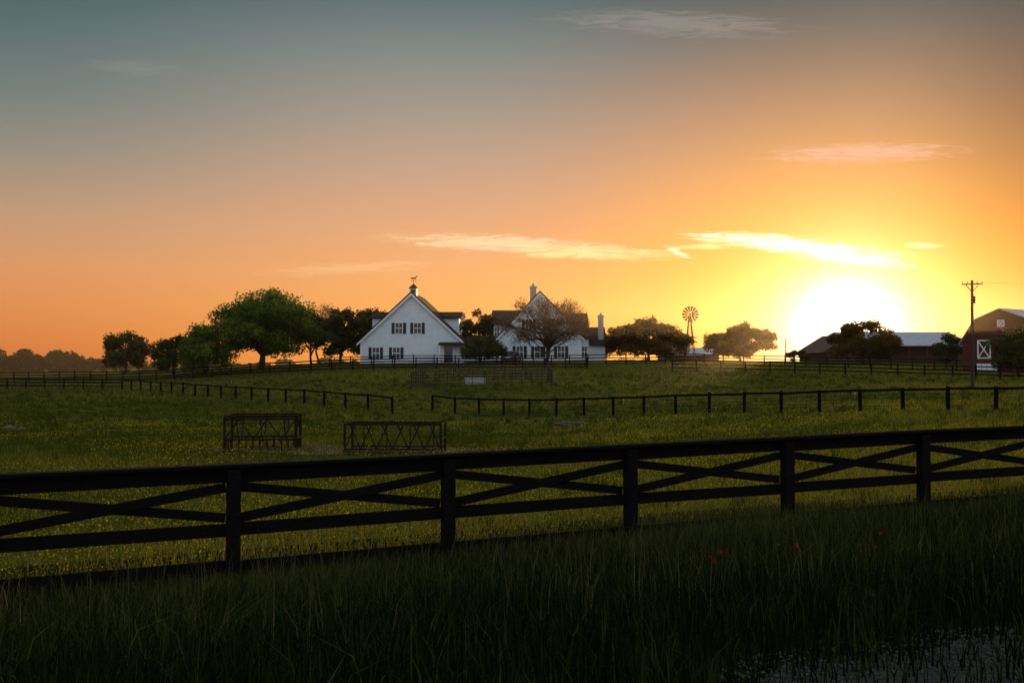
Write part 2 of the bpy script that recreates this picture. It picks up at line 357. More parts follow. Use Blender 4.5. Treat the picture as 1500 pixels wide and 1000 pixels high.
ranch_fence('paddock_fence',[(-8.4,70),(-27,92.5),(-45,115)],3.2,1.15,(1.1,),.12,.16,(.25,.45,.65,.85))
ranch_fence('board_fence',[(-45,115),(-62,118),(-95,122)],2.6,1.25,(1.2,.8,.4))
ranch_fence('board_fence',[(-75,138),(-45,126),(-27,121),(9,119)],2.6,1.35,(1.28,.95,.6,.28),.14)
ranch_fence('board_fence',[(9,119),(9.5,128),(28,132),(46,128),(60,122)],2.6,1.3,(1.25,.85,.45))
ranch_fence('board_fence',[(18,112),(34,110),(46,104),(52,96),(75,92)],2.6,1.25,(1.2,.8,.4))
ranch_fence('board_fence',[(-24,131),(-2,131.5),(10,131)],2.6,1.2,(1.15,.8,.45),.12)
def pen():
    e=empty('cattle_pen',-9.5,94); b=e.location.copy(); m=MB()
    P=[(-9.5,94),(-5,96),(0,95.2),(3.8,94),(3.6,101),(-3,103),(-9,102),(-9.5,94)]
    for i in range(len(P)-1):
        a=Vector(P[i]);c=Vector(P[i+1]); nseg=max(1,round((c-a).length/2.6))
        for j in range(nseg):
            p=a.lerp(c,j/nseg);q=a.lerp(c,(j+.94)/nseg)
            za,zb=H(p.x,p.y)-b.z,H(q.x,q.y)-b.z
            A=Vector((p.x-b.x,p.y-b.y,za));B=Vector((q.x-b.x,q.y-b.y,zb))
            for r in (.3,.6,.9,1.2,1.5): m.tube(A+Vector((0,0,r)),B+Vector((0,0,r)),.034,k=5)
            for c0 in (A,B,A.lerp(B,.5)): m.tube(c0,c0+Vector((0,0,1.52)),.045,k=5)
    m.obj('pipe_panels',[M_wood],e)
pen()
e=empty('water_trough',-3.6,97.5,rot=8)
m=MB(); m.prismx([(-.45,0),(.45,0),(.5,.6),(.42,.6),(.36,.12),(-.36,.12),(-.42,.6),(-.5,.6)],-.95,.95); m.box(-.98,-.92,-.46,.46,0,.57); m.box(.92,.98,-.46,.46,0,.57)
m.obj('tank',[M_trough],e)

# ------------------------------------------------------------------ hay feeders
def feeder(x,y,w,d,h,rot):
    e=empty('hay_feeder',x,y,rot=rot); m=MB()
    cs=[(-w/2,-d/2),(w/2,-d/2),(w/2,d/2),(-w/2,d/2)]
    for i in range(4):
        a=cs[i];b=cs[(i+1)%4]
        for z in (.42,1.1,1.2): m.tube((*a,z),(*b,z),.034)
        nn=5 if i%2==0 else 2
        for j in range(nn):
            t0=j/nn;t1=(j+1)/nn;p=lambda t,z:(a[0]+(b[0]-a[0])*t,a[1]+(b[1]-a[1])*t,z)
            if i<2:
                if j%2==0: m.tube(p(t0,.42),p(t1,1.1),.024)
                else: m.tube(p(t0,1.1),p(t1,.42),.024)
            m.tube(p(t0,.0),p(t0,1.2 if j==0 else .42),.045 if j==0 else .024)
            m.tube(p((t0+t1)/2,.04),p((t0+t1)/2,.42),.022)
    for z in (.05,): m.tube((-w/2,-d/2,z),(w/2,-d/2,z),.034); m.tube((-w/2,d/2,z),(w/2,d/2,z),.034)
    for j in range(3):
        xx=-w/2+w*(j+.5)/3; m.path([(xx,-d/2,1.1),(xx,-d/4,.5),(xx,0,.3),(xx,d/4,.5),(xx,d/2,1.1)],[.02]*5,5)
    m.obj('tube_frame',[M_pipe],e)
feeder(-8.55,34.3,2.35,1.5,1.05,6)
e=empty('hay_feeder',-3.92,33.6,rot=-3); m=MB(); w,d=3.2,1.2
for yy in (-d/2,d/2):
    for z in (.06,.16,.98): m.tube((-w/2,yy,z),(w/2,yy,z),.036)
    nn=6
    for j in range(nn):
        if yy>0: continue
        xa=-w/2+w*j/nn; xb=-w/2+w*(j+1)/nn; xm=(xa+xb)/2
        m.tube((xa,yy,.16),(xm+.10,yy,.98),.024); m.tube((xm-.10,yy,.98),(xb,yy,.16),.024)
    for xx in (-w/2,w/2): m.tube((xx,yy,0),(xx,yy,1.0),.045)
for j in range(4):
    xx=-w/2+w*(j+.5)/4; m.tube((xx,d/2,.16),(xx,d/2,.98),.02)
for xx in (-w/2,w/2):
    for z in (.06,.5,.98): m.tube((xx,-d/2,z),(xx,d/2,z),.03)
m.obj('tube_frame',[M_pipe],e)
def ell(U,W): return -5.9+U*np.cos(W)*(5.2+.8*np.sin(W*5)),34.6+U*np.sin(W)*(2.2+.5*np.sin(W*7+1))
strip('bare_soil_patch',np.linspace(0.02,1,14),np.linspace(0,2*np.pi,60),ell,M_dirt,.04)

# ------------------------------------------------------------------ rocks and debris
def rock(name,x,y,s,mat=M_rock,fl=.6):
    import bmesh
    bm=bmesh.new(); bmesh.ops.create_icosphere(bm,subdivisions=3,radius=1)
    o1=random.uniform(0,9)
    for v in bm.verts:
        c=v.co; k=1+.25*math.sin(c.x*3+o1)*math.cos(c.y*4+o1)+.12*math.sin(c.z*7+c.x*5+o1)
        v.co=Vector((c.x*k*s[0],c.y*k*s[1],c.z*k*s[2]))
    me=bpy.data.meshes.new(name); bm.to_mesh(me); bm.free(); me.materials.append(mat)
    o=link(bpy.data.objects.new(name,me)); o.location=(x,y,H(x,y)+s[2]*.1)
rock('rock',-26.2,52,(.35,.3,.16)); rock('rock',-21,49.5,(.2,.2,.1)); rock('rock',-25.3,51.5,(.22,.2,.1))
rock('dirt_mound',3.2,57,(1.0,.6,.20),M_dirt)
for x,y in ((8.3,74),(25.8,75)):
    e=empty('marker_stake',x,y); m=MB(); m.tube((0,0,-.1),(0,0,.38),.03); m.tube((0,0,.38),(0,0,.45),.045,.02); m.obj('stake',[M_trough],e)

# ------------------------------------------------------------------ trees
def tree(name,x,y,h,rx,crown_lo,lmat,nclump=26,leaves=14000,ls=.16,seed=1,trunk=.3,clr=(.26,.42),ry=None,fork=None,twigs=5,stems=1,zsq=.75,bot=-.8):
    rs=np.random.default_rng(seed); R=random.Random(seed); ry=ry or rx
    cz=(h+crown_lo)/2; rz=(h-crown_lo)/2; fork=fork or max(crown_lo*.9,h*.15)
    mb=MB(); C=[];cr=[]
    for i in range(nclump):
        while True:
            d=rs.normal(size=3); d/=np.linalg.norm(d)
            if d[2]>bot: break
        r=rs.uniform(.35,1.0)**.6
        q=rs.uniform(*clr)
        c=np.array([d[0]*rx*(r-q*.3),d[1]*ry*(r-q*.3),cz+d[2]*rz*(r-q*.3)]); C.append(c); cr.append(q*min(rx,rz*1.35))
    tops=[]
    for s in range(stems):
        a=rs.uniform(0,6.28); off=.25*(s>0)
        b=Vector((math.cos(a)*off,math.sin(a)*off,-.2)); ln=rs.normal(0,.05*h,2)
        f=Vector((b.x+ln[0]*.6,b.y+ln[1]*.6,fork)); t=Vector((b.x+ln[0],b.y+ln[1],cz+rz*.25))
        mb.path([b,Vector((b.x*.9,b.y*.9,.25)),b.lerp(f,.6),f,t],[trunk*1.35,trunk,trunk*.85,trunk*.75,trunk*.2],8)
        tops.append((f,t))
    for c,q in zip(C,cr):
        f,t=tops[R.randrange(stems)]; s=f.lerp(t,R.uniform(0,.7)) if c[2]>fork+.5 else f
        c_=Vector(c); mid=s.lerp(c_,.5)+Vector((R.gauss(0,.05*h),R.gauss(0,.05*h),R.uniform(-.02,.07)*h))
        r0=trunk*R.uniform(.25,.45); mb.path([s,mid,c_],[r0,r0*.6,r0*.22],5)
        for j in range(twigs):
            dd=Vector(rs.normal(size=3)); dd.normalize(); dd.z=dd.z*.6+.25
            st=mid.lerp(c_,R.uniform(.35,1)); en=c_+dd*q*R.uniform(.7,1.15)
            mm=st.lerp(en,.5)+Vector(rs.normal(0,.08*q,3)); mb.path([st,mm,en],[r0*.25,r0*.15,.012],4)
            if twigs>7:
                for g in range(4):
                    e2=mm.lerp(en,R.random()); d3=Vector(rs.normal(size=3))*q*.3; mb.tube(e2,e2+d3,.014,.006,3,cap=False)
    per=np.maximum(1,(leaves*np.array(cr)**2/np.sum(np.array(cr)**2)).astype(int))
    P=[];T=[]
    for c,q,nn in zip(C,cr,per):
        d=rs.normal(size=(nn,3)); d/=np.linalg.norm(d,axis=1)[:,None]
        rr=rs.uniform(.15,1,nn)**.55*(1+.18*np.sin(d[:,0]*5+c[0])+.15*np.cos(d[:,1]*6+c[1]))
        p=d*rr[:,None]*q; p[:,2]*=zsq
        keep=np.sin(p[:,0]*7/q+c[0]*3)+np.sin(p[:,1]*7/q+c[1]*5)+np.sin(p[:,2]*9/q+c[2])>-1.1
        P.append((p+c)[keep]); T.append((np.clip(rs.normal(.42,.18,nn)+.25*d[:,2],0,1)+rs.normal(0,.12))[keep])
    P=np.concatenate(P);T=np.clip(np.concatenate(T),0,1)
    k=P[:,2]>crown_lo*.55; P=P[k];T=T[k]; N=len(P)
    a=rs.normal(size=(N,3));a/=np.linalg.norm(a,axis=1)[:,None]; b=rs.normal(size=(N,3)); b-=a*np.sum(a*b,1)[:,None]; b/=np.linalg.norm(b,axis=1)[:,None]
    s=(ls*rs.uniform(.5,1.2,N))[:,None]
    LV=np.stack([P-a*s,P-b*s*.55,P+a*s,P+b*s*.55],1).reshape(-1,3); LF=np.arange(4*N).reshape(-1,4)
    BV=np.array(mb.v); nb=len(BV)
    quads=np.array([f for f in mb.f if len(f)==4]); 
    Vv=np.concatenate([BV,LV]); tint=np.concatenate([np.full(nb,.5),np.repeat(T,4)])
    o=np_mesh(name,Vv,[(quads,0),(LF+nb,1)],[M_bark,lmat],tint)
    o.location=(x,y,H(x,y)-.05); o.rotation_euler=(0,0,rs.uniform(0,.4)); return o
T=tree
T('oak_tree',-33.0,131,10.4,7.5,1.0,L_oak,84,52000,.19,3,.5,(.2,.33),twigs=4)
T('oak_tree',-39.7,129,6.5,4.3,.3,L_oak,40,22000,.17,5,.28,stems=2)
T('oak_tree',-44.6,131,5.8,2.6,.2,L_dark,24,11000,.17,8,.2)
T('oak_tree',-27.6,137,7.6,3.2,.8,L_dark,24,12000,.17,18,.2)
T('bare_tree',-27.2,141,8.9,2.9,2.0,L_bud,26,3200,.10,9,.16,twigs=10)
T('pecan_tree',-25.2,146,8.5,3.6,.3,L_dark,34,17000,.20,11,.25,(.22,.36),twigs=6)
T('pecan_tree',-20.9,148,8.6,3.9,.3,L_dark,34,17000,.20,12,.25,(.22,.36),twigs=6)
T('cedar_tree',-58.3,150,6.2,3.4,.1,L_dark,36,19000,.19,13,.25)
T('cedar_tree',-4.3,148,7.8,2.9,.5,L_dark,26,12000,.18,14,.2)
T('cedar_tree',-7.6,150,7.4,2.3,.5,L_dark,20,9500,.18,15,.2)
T('plum_shrub',-4.1,133,4.0,3.1,.1,L_dark,28,12000,.15,16,.12,stems=3)
T('flowering_tree',4.4,131.5,8.9,6.4,1.4,L_bud,70,15000,.10,17,.3,(.18,.30),twigs=9)
T('bare_tree',9.4,160,10.2,3.2,4,L_bud,22,1800,.09,19,.16,twigs=10)
T('mesquite_tree',19.9,145,6.2,6.9,.3,L_olive_flare,84,44000,.17,21,.25,(.2,.32),twigs=6)
T('mesquite_tree',34.4,150,5.7,5.9,.3,L_olive_flare,74,36000,.17,22,.22,(.2,.32),twigs=6)
T('mesquite_tree',49.4,140,6.2,4.7,.2,L_olive_flare,54,28000,.17,23,.24,(.22,.34))
T('cedar_tree',55.8,128,4.9,2.0,.2,L_dark,18,7500,.15,24,.14)
T('mesquite_tree',52.9,104,5.3,2.9,.4,L_dark,30,14000,.14,25,.2)
T('plum_shrub',12.9,150,4.6,2.9,.2,L_dark,20,8500,.16,26,.12,stems=2)
T('plum_shrub',41.5,146,1.9,2.6,.0,L_dark,12,4000,.13,27,.1,stems=2)
def woods(name,segs,mat,seed):
    rs=np.random.default_rng(seed); P=[];T_=[]
    for (xa,ya,xb,yb,h,nn) in segs:
        for i in range(nn):
            t=rs.random(); x=xa+(xb-xa)*t+rs.normal(0,3); y=ya+(yb-ya)*t+rs.normal(0,6); z=H(x,y); hh=h*rs.uniform(.5,1.15); r=hh*rs.uniform(.4,.85)
            for j in range(7):
                c=np.array([x+rs.normal(0,r*.45),y+rs.normal(0,r*.45),z+hh*rs.uniform(.2,.8)]); d=rs.normal(size=(150,3)); d/=np.linalg.norm(d,axis=1)[:,None]
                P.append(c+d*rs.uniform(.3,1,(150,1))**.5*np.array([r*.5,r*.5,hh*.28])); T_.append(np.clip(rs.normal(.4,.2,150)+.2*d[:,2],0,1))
    P=np.concatenate(P);T_=np.concatenate(T_); N=len(P)
    a=rs.normal(size=(N,3));a/=np.linalg.norm(a,axis=1)[:,None]; b=np.cross(a,rs.normal(size=(N,3))); b/=np.linalg.norm(b,axis=1)[:,None]
    s=rs.uniform(.35,.75,(N,1)); V=np.stack([P-a*s,P-b*s*.7,P+a*s,P+b*s*.7],1).reshape(-1,3)
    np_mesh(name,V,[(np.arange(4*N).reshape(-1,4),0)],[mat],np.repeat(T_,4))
woods('distant_tree_line',[(-235,400,-160,385,8,40),(-165,380,-60,390,4.5,24),(-60,400,60,420,5,16),(150,380,260,360,6,30)],L_far,31)

# ------------------------------------------------------------------ houses
def window(fr,gl,sh,cx,z0,w,h,y=0,shut=True):
    gl.box(cx-w/2,cx+w/2,y-.03,y+.05,z0,z0+h)
    t=.09
    fr.box(cx-w/2-t,cx-w/2,y-.07,y+.03,z0-t,z0+h+t); fr.box(cx+w/2,cx+w/2+t,y-.07,y+.03,z0-t,z0+h+t)
    fr.box(cx-w/2,cx+w/2,y-.07,y+.03,z0+h,z0+h+t); fr.box(cx-w/2,cx+w/2,y-.09,y+.03,z0-t,z0)
    fr.box(cx-w/2,cx+w/2,y-.055,y-.02,z0+h*.48,z0+h*.53); fr.box(cx-.025,cx+.025,y-.05,y-.02,z0,z0+h*.48); fr.box(cx-.025,cx+.025,y-.05,y-.02,z0+h*.53,z0+h)
    if shut:
        for s in (-1,1):
            a=cx+s*(w/2+t+.02); b=a+s*.42; sh.box(min(a,b),max(a,b),y-.06,y+.02,z0-.04,z0+h+.04)
def gable_roof(mb,hw,ez,pz,y0,y1,over=.45,th=.22,cx=0,m=0):
    sl=(pz-ez)/hw; xo=hw+over; zo=ez-over*sl
    for s in (-1,1):
        A=[(cx,pz+.04),(cx+s*xo,zo+.04),(cx+s*xo,zo+.04+th),(cx,pz+.04+th*1.25)]
        if s>0: A=A[::-1]
        mb.prism(A,y0,y1,m)
def rakes(mb,hw,ez,pz,y,over=.45,cx=0):
    sl=(pz-ez)/hw; xo=hw+over; zo=ez-over*sl
    for s in (-1,1):
        A=[(cx,pz+.02),(cx+s*xo,zo+.02),(cx+s*xo,zo-.26),(cx,pz-.3)]
        mb.prism(A,y-.04,y)
def house1():
    e=empty('white_farmhouse',-13.95,138,z=3.42,rot=-2); W=MB();Rf=MB();Tr=MB();G=MB();S=MB()
    hw,ez,pz,D=7.1,2.95,9.55,15
    W.prism([(-hw,-1.2),(hw,-1.2),(hw,ez),(0,pz),(-hw,ez)],0,D)
    gable_roof(Rf,hw,ez,pz,-.4,D+.4); rakes(Tr,hw,ez,pz,-.4)
    for s in (-1,1):
        a,b=sorted((s*2.2,s*6.2)); W.box(a,b,4.5,9.5,2.9,6.35)
        Rf.prismx([(4.1,6.3),(9.9,6.3),(9.9,6.5),(7,7.35),(4.1,6.5)],min(s*1.5,s*6.55),max(s*1.5,s*6.55))
        Tr.box(min(s*6.2,s*6.24),max(s*6.2,s*6.24),4.45,4.6,2.95,6.3)
        G.box(min(s*6.2,s*6.26),max(s*6.2,s*6.26),5.6,6.6,4.4,5.8); G.box(min(s*6.2,s*6.26),max(s*6.2,s*6.26),7.4,8.4,4.4,5.8)
    for cx in (-1.75,.85): 
        window(Tr,G,S,cx,4.0,.95,1.45)
    for cx in (-4.95,-2.1): window(Tr,G,S,cx,.5,.95,1.55)
    Tr.box(-hw-.03,-hw+.16,-.03,0.0,-1.2,ez-.1); Tr.box(hw-.16,hw+.03,-.03,0.0,-1.2,ez-.1)
    G.box(4.55,5.75,-.03,.02,0,2.15); Tr.box(4.4,4.55,-.06,0,0,2.3); Tr.box(5.75,5.9,-.06,0,0,2.3); Tr.box(4.4,5.9,-.06,0,2.3,2.42)
    Rf.prismx([(-1.7,2.35),(0,2.6),(0,2.8),(-1.8,2.48)],3.9,7.6); Tr.box(4.0,4.16,-1.6,-1.44,-.8,2.38); Tr.box(7.2,7.36,-1.6,-1.44,-.8,2.38); Tr.box(3.9,7.5,-1.7,-.01,-.25,-.05)
    c=MB(); y=2.2; c.box(-.5,.5,y-.5,y+.5,pz-.5,pz+.85); 
    c.obj('cupola_box',[M_trim],e)
    c=MB(); c.box(-.3,.3,y-.53,y-.5,pz+.2,pz+.7); c.box(.5,.53,y-.3,y+.3,pz+.2,pz+.7); c.obj('cupola_louvres',[M_shut],e)
    c=MB(); zt=pz+.85; c.add([(-.65,y-.65,zt),(.65,y-.65,zt),(.65,y+.65,zt),(-.65,y+.65,zt),(0,y,zt+.75)],[(3,2,1,0),(0,1,4),(1,2,4),(2,3,4),(3,0,4)])
    c.tube((0,y,zt+.6),(0,y,zt+1.5),.03); c.tube((-.45,y,zt+1.05),(.45,y,zt+1.05),.025)
    c.box(-.35,.3,y-.015,y+.015,zt+1.38,zt+1.55); c.beam((.25,y,zt+1.5),(.45,y,zt+1.78),.12,.03); c.beam((.42,y,zt+1.76),(.58,y,zt+1.7),.09,.03)
    for lx in (-.32,-.2,.18,.28): c.beam((lx,y,zt+1.42),(lx+.05,y,zt+1.2),.04,.03)
    c.beam((-.33,y,zt+1.52),(-.52,y,zt+1.4),.05,.03)
    c.obj('cupola_roof_and_weathervane',[M_shingle],e)
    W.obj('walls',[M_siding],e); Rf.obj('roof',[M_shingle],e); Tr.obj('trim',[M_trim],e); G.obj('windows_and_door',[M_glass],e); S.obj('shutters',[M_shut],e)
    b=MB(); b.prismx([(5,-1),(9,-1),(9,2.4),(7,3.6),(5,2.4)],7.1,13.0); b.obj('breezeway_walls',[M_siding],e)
    b=MB(); b.prismx([(4.7,2.3),(7,3.65),(9.3,2.3),(9.3,2.5),(7,3.9),(4.7,2.5)],7.1,13.2); b.obj('breezeway_roof',[M_shingle],e)
house1()
def house2():
    e=empty('white_gabled_house',4.0,142,z=3.42); W=MB();Rf=MB();Tr=MB();G=MB();S=MB();Ch=MB()
    W.prismx([(3,-1.2),(12,-1.2),(12,5.6),(7.5,7.5),(3,5.6)],-6.6,.2)
    Rf.prismx([(2.5,5.45),(7.5,7.55),(12.5,5.45),(12.5,5.7),(7.5,7.85),(2.5,5.7)],-7.0,.2)
    Rf.prismx([(2.0,3.4),(7.2,7.15),(12.5,3.4),(12.5,3.65),(7.2,7.4),(2.0,3.65)],.2,7.3)
    W.prismx([(2.4,-1.2),(12,-1.2),(12,3.4),(7.2,7.1),(2.4,3.4)],.2,7.0)
    hw,ez,pz=5.9,3.7,9.95
    W.prism([(-hw,-1.2),(hw,-1.2),(hw,ez),(0,pz),(-hw,ez)],0,8)
    gable_roof(Rf,hw,ez,pz,-.4,9,.4); rakes(Tr,hw,ez,pz,-.4,.4)
    for cx in (-1.6,1.6): window(Tr,G,S,cx,4.6,.95,1.5)
    window(Tr,G,S,-2.9,.7,.95,1.6); window(Tr,G,S,3.0,.7,.95,1.6); window(Tr,G,S,0,.7,1.5,1.6)
    window(Tr,G,S,6.5,.8,.8,1.5,2.4,False)
    W.prismx([(3.5,-1.2),(11,-1.2),(11,2.6),(7.2,5.0),(3.5,2.6)],7.0,9.6)
    Rf.prismx([(3.1,2.45),(7.2,5.05),(11.3,2.45),(11.3,2.65),(7.2,5.3),(3.1,2.65)],7.3,9.9)
    Ch.box(8.7,9.45,4.2,5.2,-1,6.7); Ch.box(8.62,9.53,4.12,5.28,6.7,6.95); Ch.box(8.95,9.2,4.5,4.9,6.95,7.3)
    Ch.box(-1.35,-.45,3.0,4.0,8,10.9); Ch.box(-1.43,-.37,2.92,4.08,10.9,11.1); Ch.box(-1.1,-.75,3.3,3.7,11.1,11.5)
    Tr.box(-hw-.03,-hw+.16,-.03,0,-1.2,ez-.1); Tr.box(hw-.16,hw+.03,-.03,0,-1.2,ez-.1)
    window(Tr,G,S,-6.2,3.8,.7,1.3,3.0,False)
    W.obj('walls',[M_siding],e); Rf.obj('roof',[M_shingle],e); Tr.obj('trim',[M_trim],e); G.obj('windows',[M_glass],e); S.obj('shutters',[M_shut],e); Ch.obj('chimneys',[M_brick],e)
house2()
def carf():
    e=empty('parked_suv',-.1,134.5,rot=-12); b=MB()
    prof=[(-2.3,.35),(2.3,.35),(2.35,.75),(2.2,.98),(1.1,1.08),(.45,1.62),(-1.9,1.66),(-2.2,1.1),(-2.35,.9)]
    b.prismx([(y,z) for y,z in prof],-.93,.93); b.obj('body',[M_car],e,bevel=.09)
    g=MB(); g.prismx([(-2.02,1.12),(-2.22,1.12),(-1.98,1.56),(-1.8,1.56)],-.72,.72)
    for s in (-1,1):
        g.prismx([(-1.95,1.1),(.75,1.1),(.4,1.54),(-1.78,1.56)],min(s*.9,s*.945),max(s*.9,s*.945))
    g.obj('glass',[M_glass],e)
    l=MB(); l.box(-.9,-.72,-2.38,-2.25,.85,1.1); l.box(.72,.9,-2.38,-2.25,.85,1.1); l.obj('tail_lamps',[M_lamp],e)
    p=MB(); p.box(-.28,.28,-2.385,-2.33,.7,.84); p.obj('number_plate',[M_trim],e)
    w=MB()
    for s in (-1,1):
        for yy in (-1.45,1.45): w.tube((s*.72,yy,.36),(s*.96,yy,.36),.36,k=20)
    w.obj('wheels',[M_tyre],e)
carf()
# ------------------------------------------------------------------ barn
def barn():
    ph=52; e=empty('gambrel_barn',57.0,116,z=1.9,rot=-ph)
    W=MB();Rf=MB();Tr=MB();hw=4.6;D=16
    P=[(-hw,-1),(hw,-1),(hw,3.9),(3.0,6.4),(0,7.6),(-3.0,6.4),(-hw,3.9)]
    W.prism(P,0,D)
    Rp=[(-hw-.35,3.5),(-3.05,6.45),(0,7.66),(3.05,6.45),(hw+.35,3.5)]
    for i in range(4):
        a=Rp[i];b=Rp[i+1]; Rf.prism([a,b,(b[0],b[1]+.12),(a[0],a[1]+.12)],-.4,D+.4)
        Tr.prism([(a[0],a[1]-.14),(b[0],b[1]-.14),(b[0],b[1]-.01),(a[0],a[1]-.01)],-.42,-.36,1)
    def xdoor(cx,z0,w,h):
        t=.14
        for a,b,c,d in ((cx-w/2,cx+w/2,z0,z0+t),(cx-w/2,cx+w/2,z0+h-t,z0+h),(cx-w/2,cx-w/2+t,z0+t,z0+h-t),(cx+w/2-t,cx+w/2,z0+t,z0+h-t)): Tr.box(a,b,-.06,-.01,c,d)
        Tr.beam((cx-w/2+t,-.085,z0+t),(cx+w/2-t,-.085,z0+h-t),.12,.03); Tr.beam((cx-w/2+t,-.115,z0+h-t),(cx+w/2-t,-.115,z0+t),.12,.03)
    xdoor(-2.0,1.9,1.6,2.2); xdoor(0,5.6,.85,.8)
    for j in range(4): Tr.box(-2.9+j*.62,-2.35+j*.62,-.05,-.01,.5,1.3)
    W.obj('walls',[M_red],e); Rf.obj('roof',[M_metal],e); Tr.obj('trim_and_doors',[M_trim,M_red],e)
barn()
def shed():
    e=empty('livestock_shed',57.4,152,z=3.8); W=MB();Rf=MB()
    W.prismx([(0,-1.5),(12,-1.5),(12,2.8),(6,4.3),(0,2.9)],-6,11.5)
    for i in range(7): W.box(-6+i*2.7,-5.8+i*2.7,-2.7,-2.5,-1.5,2.2)
    Rf.prismx([(-3.2,2.1),(6,4.35),(6,4.5),(-3.2,2.25)],-6.3,11.8); Rf.prismx([(6,4.35),(12.4,2.7),(12.4,2.85),(6,4.5)],-6.3,11.8)
    W.obj('walls',[M_darkwall],e); Rf.obj('roof',[M_metal],e)
    L=MB(); L.prism([(-10.8,1.0),(-6.31,3.9),(-6.31,4.05),(-11,1.1)],-3,12); L.obj('lean_to_roof',[M_darkwall],e)
    L=MB(); L.prism([(-10.2,-1.5),(-6.31,-1.5),(-6.31,3.8),(-10.2,1.3)],-2.5,11.5); L.obj('lean_to_walls',[M_darkwall],e)
    L=MB(); L.prismx([(2,-1.5),(9,-1.5),(9,2.2),(5.5,3.2),(2,2.2)],11.6,18); L.obj('annex_walls',[M_darkwall],e)
    L=MB(); L.prismx([(1.5,2.1),(5.5,3.25),(9.5,2.1),(9.5,2.25),(5.5,3.4),(1.5,2.25)],11.82,18.4); L.obj('annex_roof',[M_metal],e)
shed()
e=empty('low_metal_outbuilding',29.5,165,z=3.6); m=MB(); m.prismx([(0,-1),(6,-1),(6,1.2),(3,2.2),(0,1.2)],-4.5,4.8); m.obj('walls',[M_darkwall],e)
m=MB(); m.prismx([(-.4,1.1),(3,2.25),(6.4,1.1),(6.4,1.25),(3,2.4),(-.4,1.25)],-4.8,5.1); m.obj('roof',[M_metal],e)

# ------------------------------------------------------------------ poles, wires, windmill
def pole(x,y,h,r,arm,wires,rot=0):
    e=empty('utility_pole',x,y,rot=rot); m=MB(); m.tube((0,0,-.3),(.06,0,h),r,r*.65,12); 
    m.beam((-arm,-.14,h-.35),(arm,-.14,h-.3),.1,.09); m.beam((0,-.12,h-1.0),(-arm*.6,-.14,h-.4),.05,.04); m.beam((0,-.12,h-1.0),(arm*.6,-.14,h-.4),.05,.04)
    for s in (-.95,-.45,.5,.95): m.tube((s*arm,-.14,h-.27),(s*arm,-.14,h-.08),.035,.02)
    m.tube((.2,0,h-1.9),(.2,0,h-1.3),.12 if arm>.8 else .05,k=10)
    m.obj('pole_and_crossarm',[M_wood],e)
    w=MB()
    for a,b,sag in wires:
        a=Vector(a);b=Vector(b);pts=[a.lerp(b,i/14)-Vector((0,0,sag*4*(i/14)*(1-i/14))) for i in range(15)]; w.path(pts,[.012]*15,4)
    if wires: w.obj('wires',[M_wire],e)
    return e
pole(37.9,82,9.0,.15,.85,[((.8,-.14,8.8),(30,-4,9.4),.5),((0,0,6.8),(-3.6,1.5,0),0)])
pole(64,233,6.2,.2,1.0,[])
def windmill():
    e=empty('farm_windmill',26.8,150); hz=7.0; t=MB()
    for sx in (-1,1):
        for sy in (-1,1): t.beam((sx*.8,sy*.8,-.3),(sx*.1,sy*.1,hz-.2),.09,.09)
    for k in range(6):
        z=hz*k/6.5; r=.8-.7*(z/hz); z2=hz*(k+1)/6.5; r2=.8-.7*(z2/hz)
        for a,b in (((-1,-1),(1,-1)),((1,-1),(1,1)),((1,1),(-1,1)),((-1,1),(-1,-1))):
            t.tube((a[0]*r,a[1]*r,z),(b[0]*r,b[1]*r,z),.022,k=4); t.tube((a[0]*r,a[1]*r,z),(b[0]*r2,b[1]*r2,z2),.016,k=4); t.tube((b[0]*r,b[1]*r,z),(a[0]*r2,a[1]*r2,z2),.016,k=4)
    t.obj('lattice_tower',[M_steel],e)
    w=MB(); y=-.45; nb=14
    for i in range(nb):
        a=2*math.pi*i/nb; d=Vector((math.cos(a),0,math.sin(a))); p=Vector((-math.sin(a),0,math.cos(a))); tw=Vector((0,.07,0)); c=Vector((0,y,hz))
        w.add([c+d*.42-p*.06-tw,c+d*.42+p*.06+tw,c+d*1.22+p*.18+tw,c+d*1.22-p*.18-tw],[(0,1,2,3)])
        a2=2*math.pi*(i+1)/nb
        for r in (.5,1.08): w.tube(c+d*r,c+Vector((math.cos(a2),0,math.sin(a2)))*r,.018,k=4)
        if i%2==0: w.tube(c,c+d*1.08,.018,k=4)
    w.tube((0,y-.1,hz),(0,.3,hz),.12,k=8); w.obj('wheel',[M_steel],e)
    v=MB(); v.beam((0,.2,hz),(.7,1.6,hz),.05,.05); v.add([(.55,1.3,hz-.35),(1.05,2.3,hz-.5),(1.05,2.3,hz+.5),(.55,1.3,hz+.35)],[(0,1,2,3)]); v.obj('tail_vane',[M_steel],e)
windmill()

# ------------------------------------------------------------------ haze box: added scattering layer standing in for lens flare around the sun
m,ht,out=newmat('flare_haze'); vs=ht.nodes.new('ShaderNodeVolumeScatter'); vs.inputs['Color'].default_value=(1,.80,.56,1); vs.inputs['Density'].default_value=.00040; vs.inputs['Anisotropy'].default_value=.78
ht.links.new(vs.outputs[0],out.inputs['Volume'])
b=MB(); b.box(-500,500,60,440,-4,28); b.obj('flare_haze_box',[m])

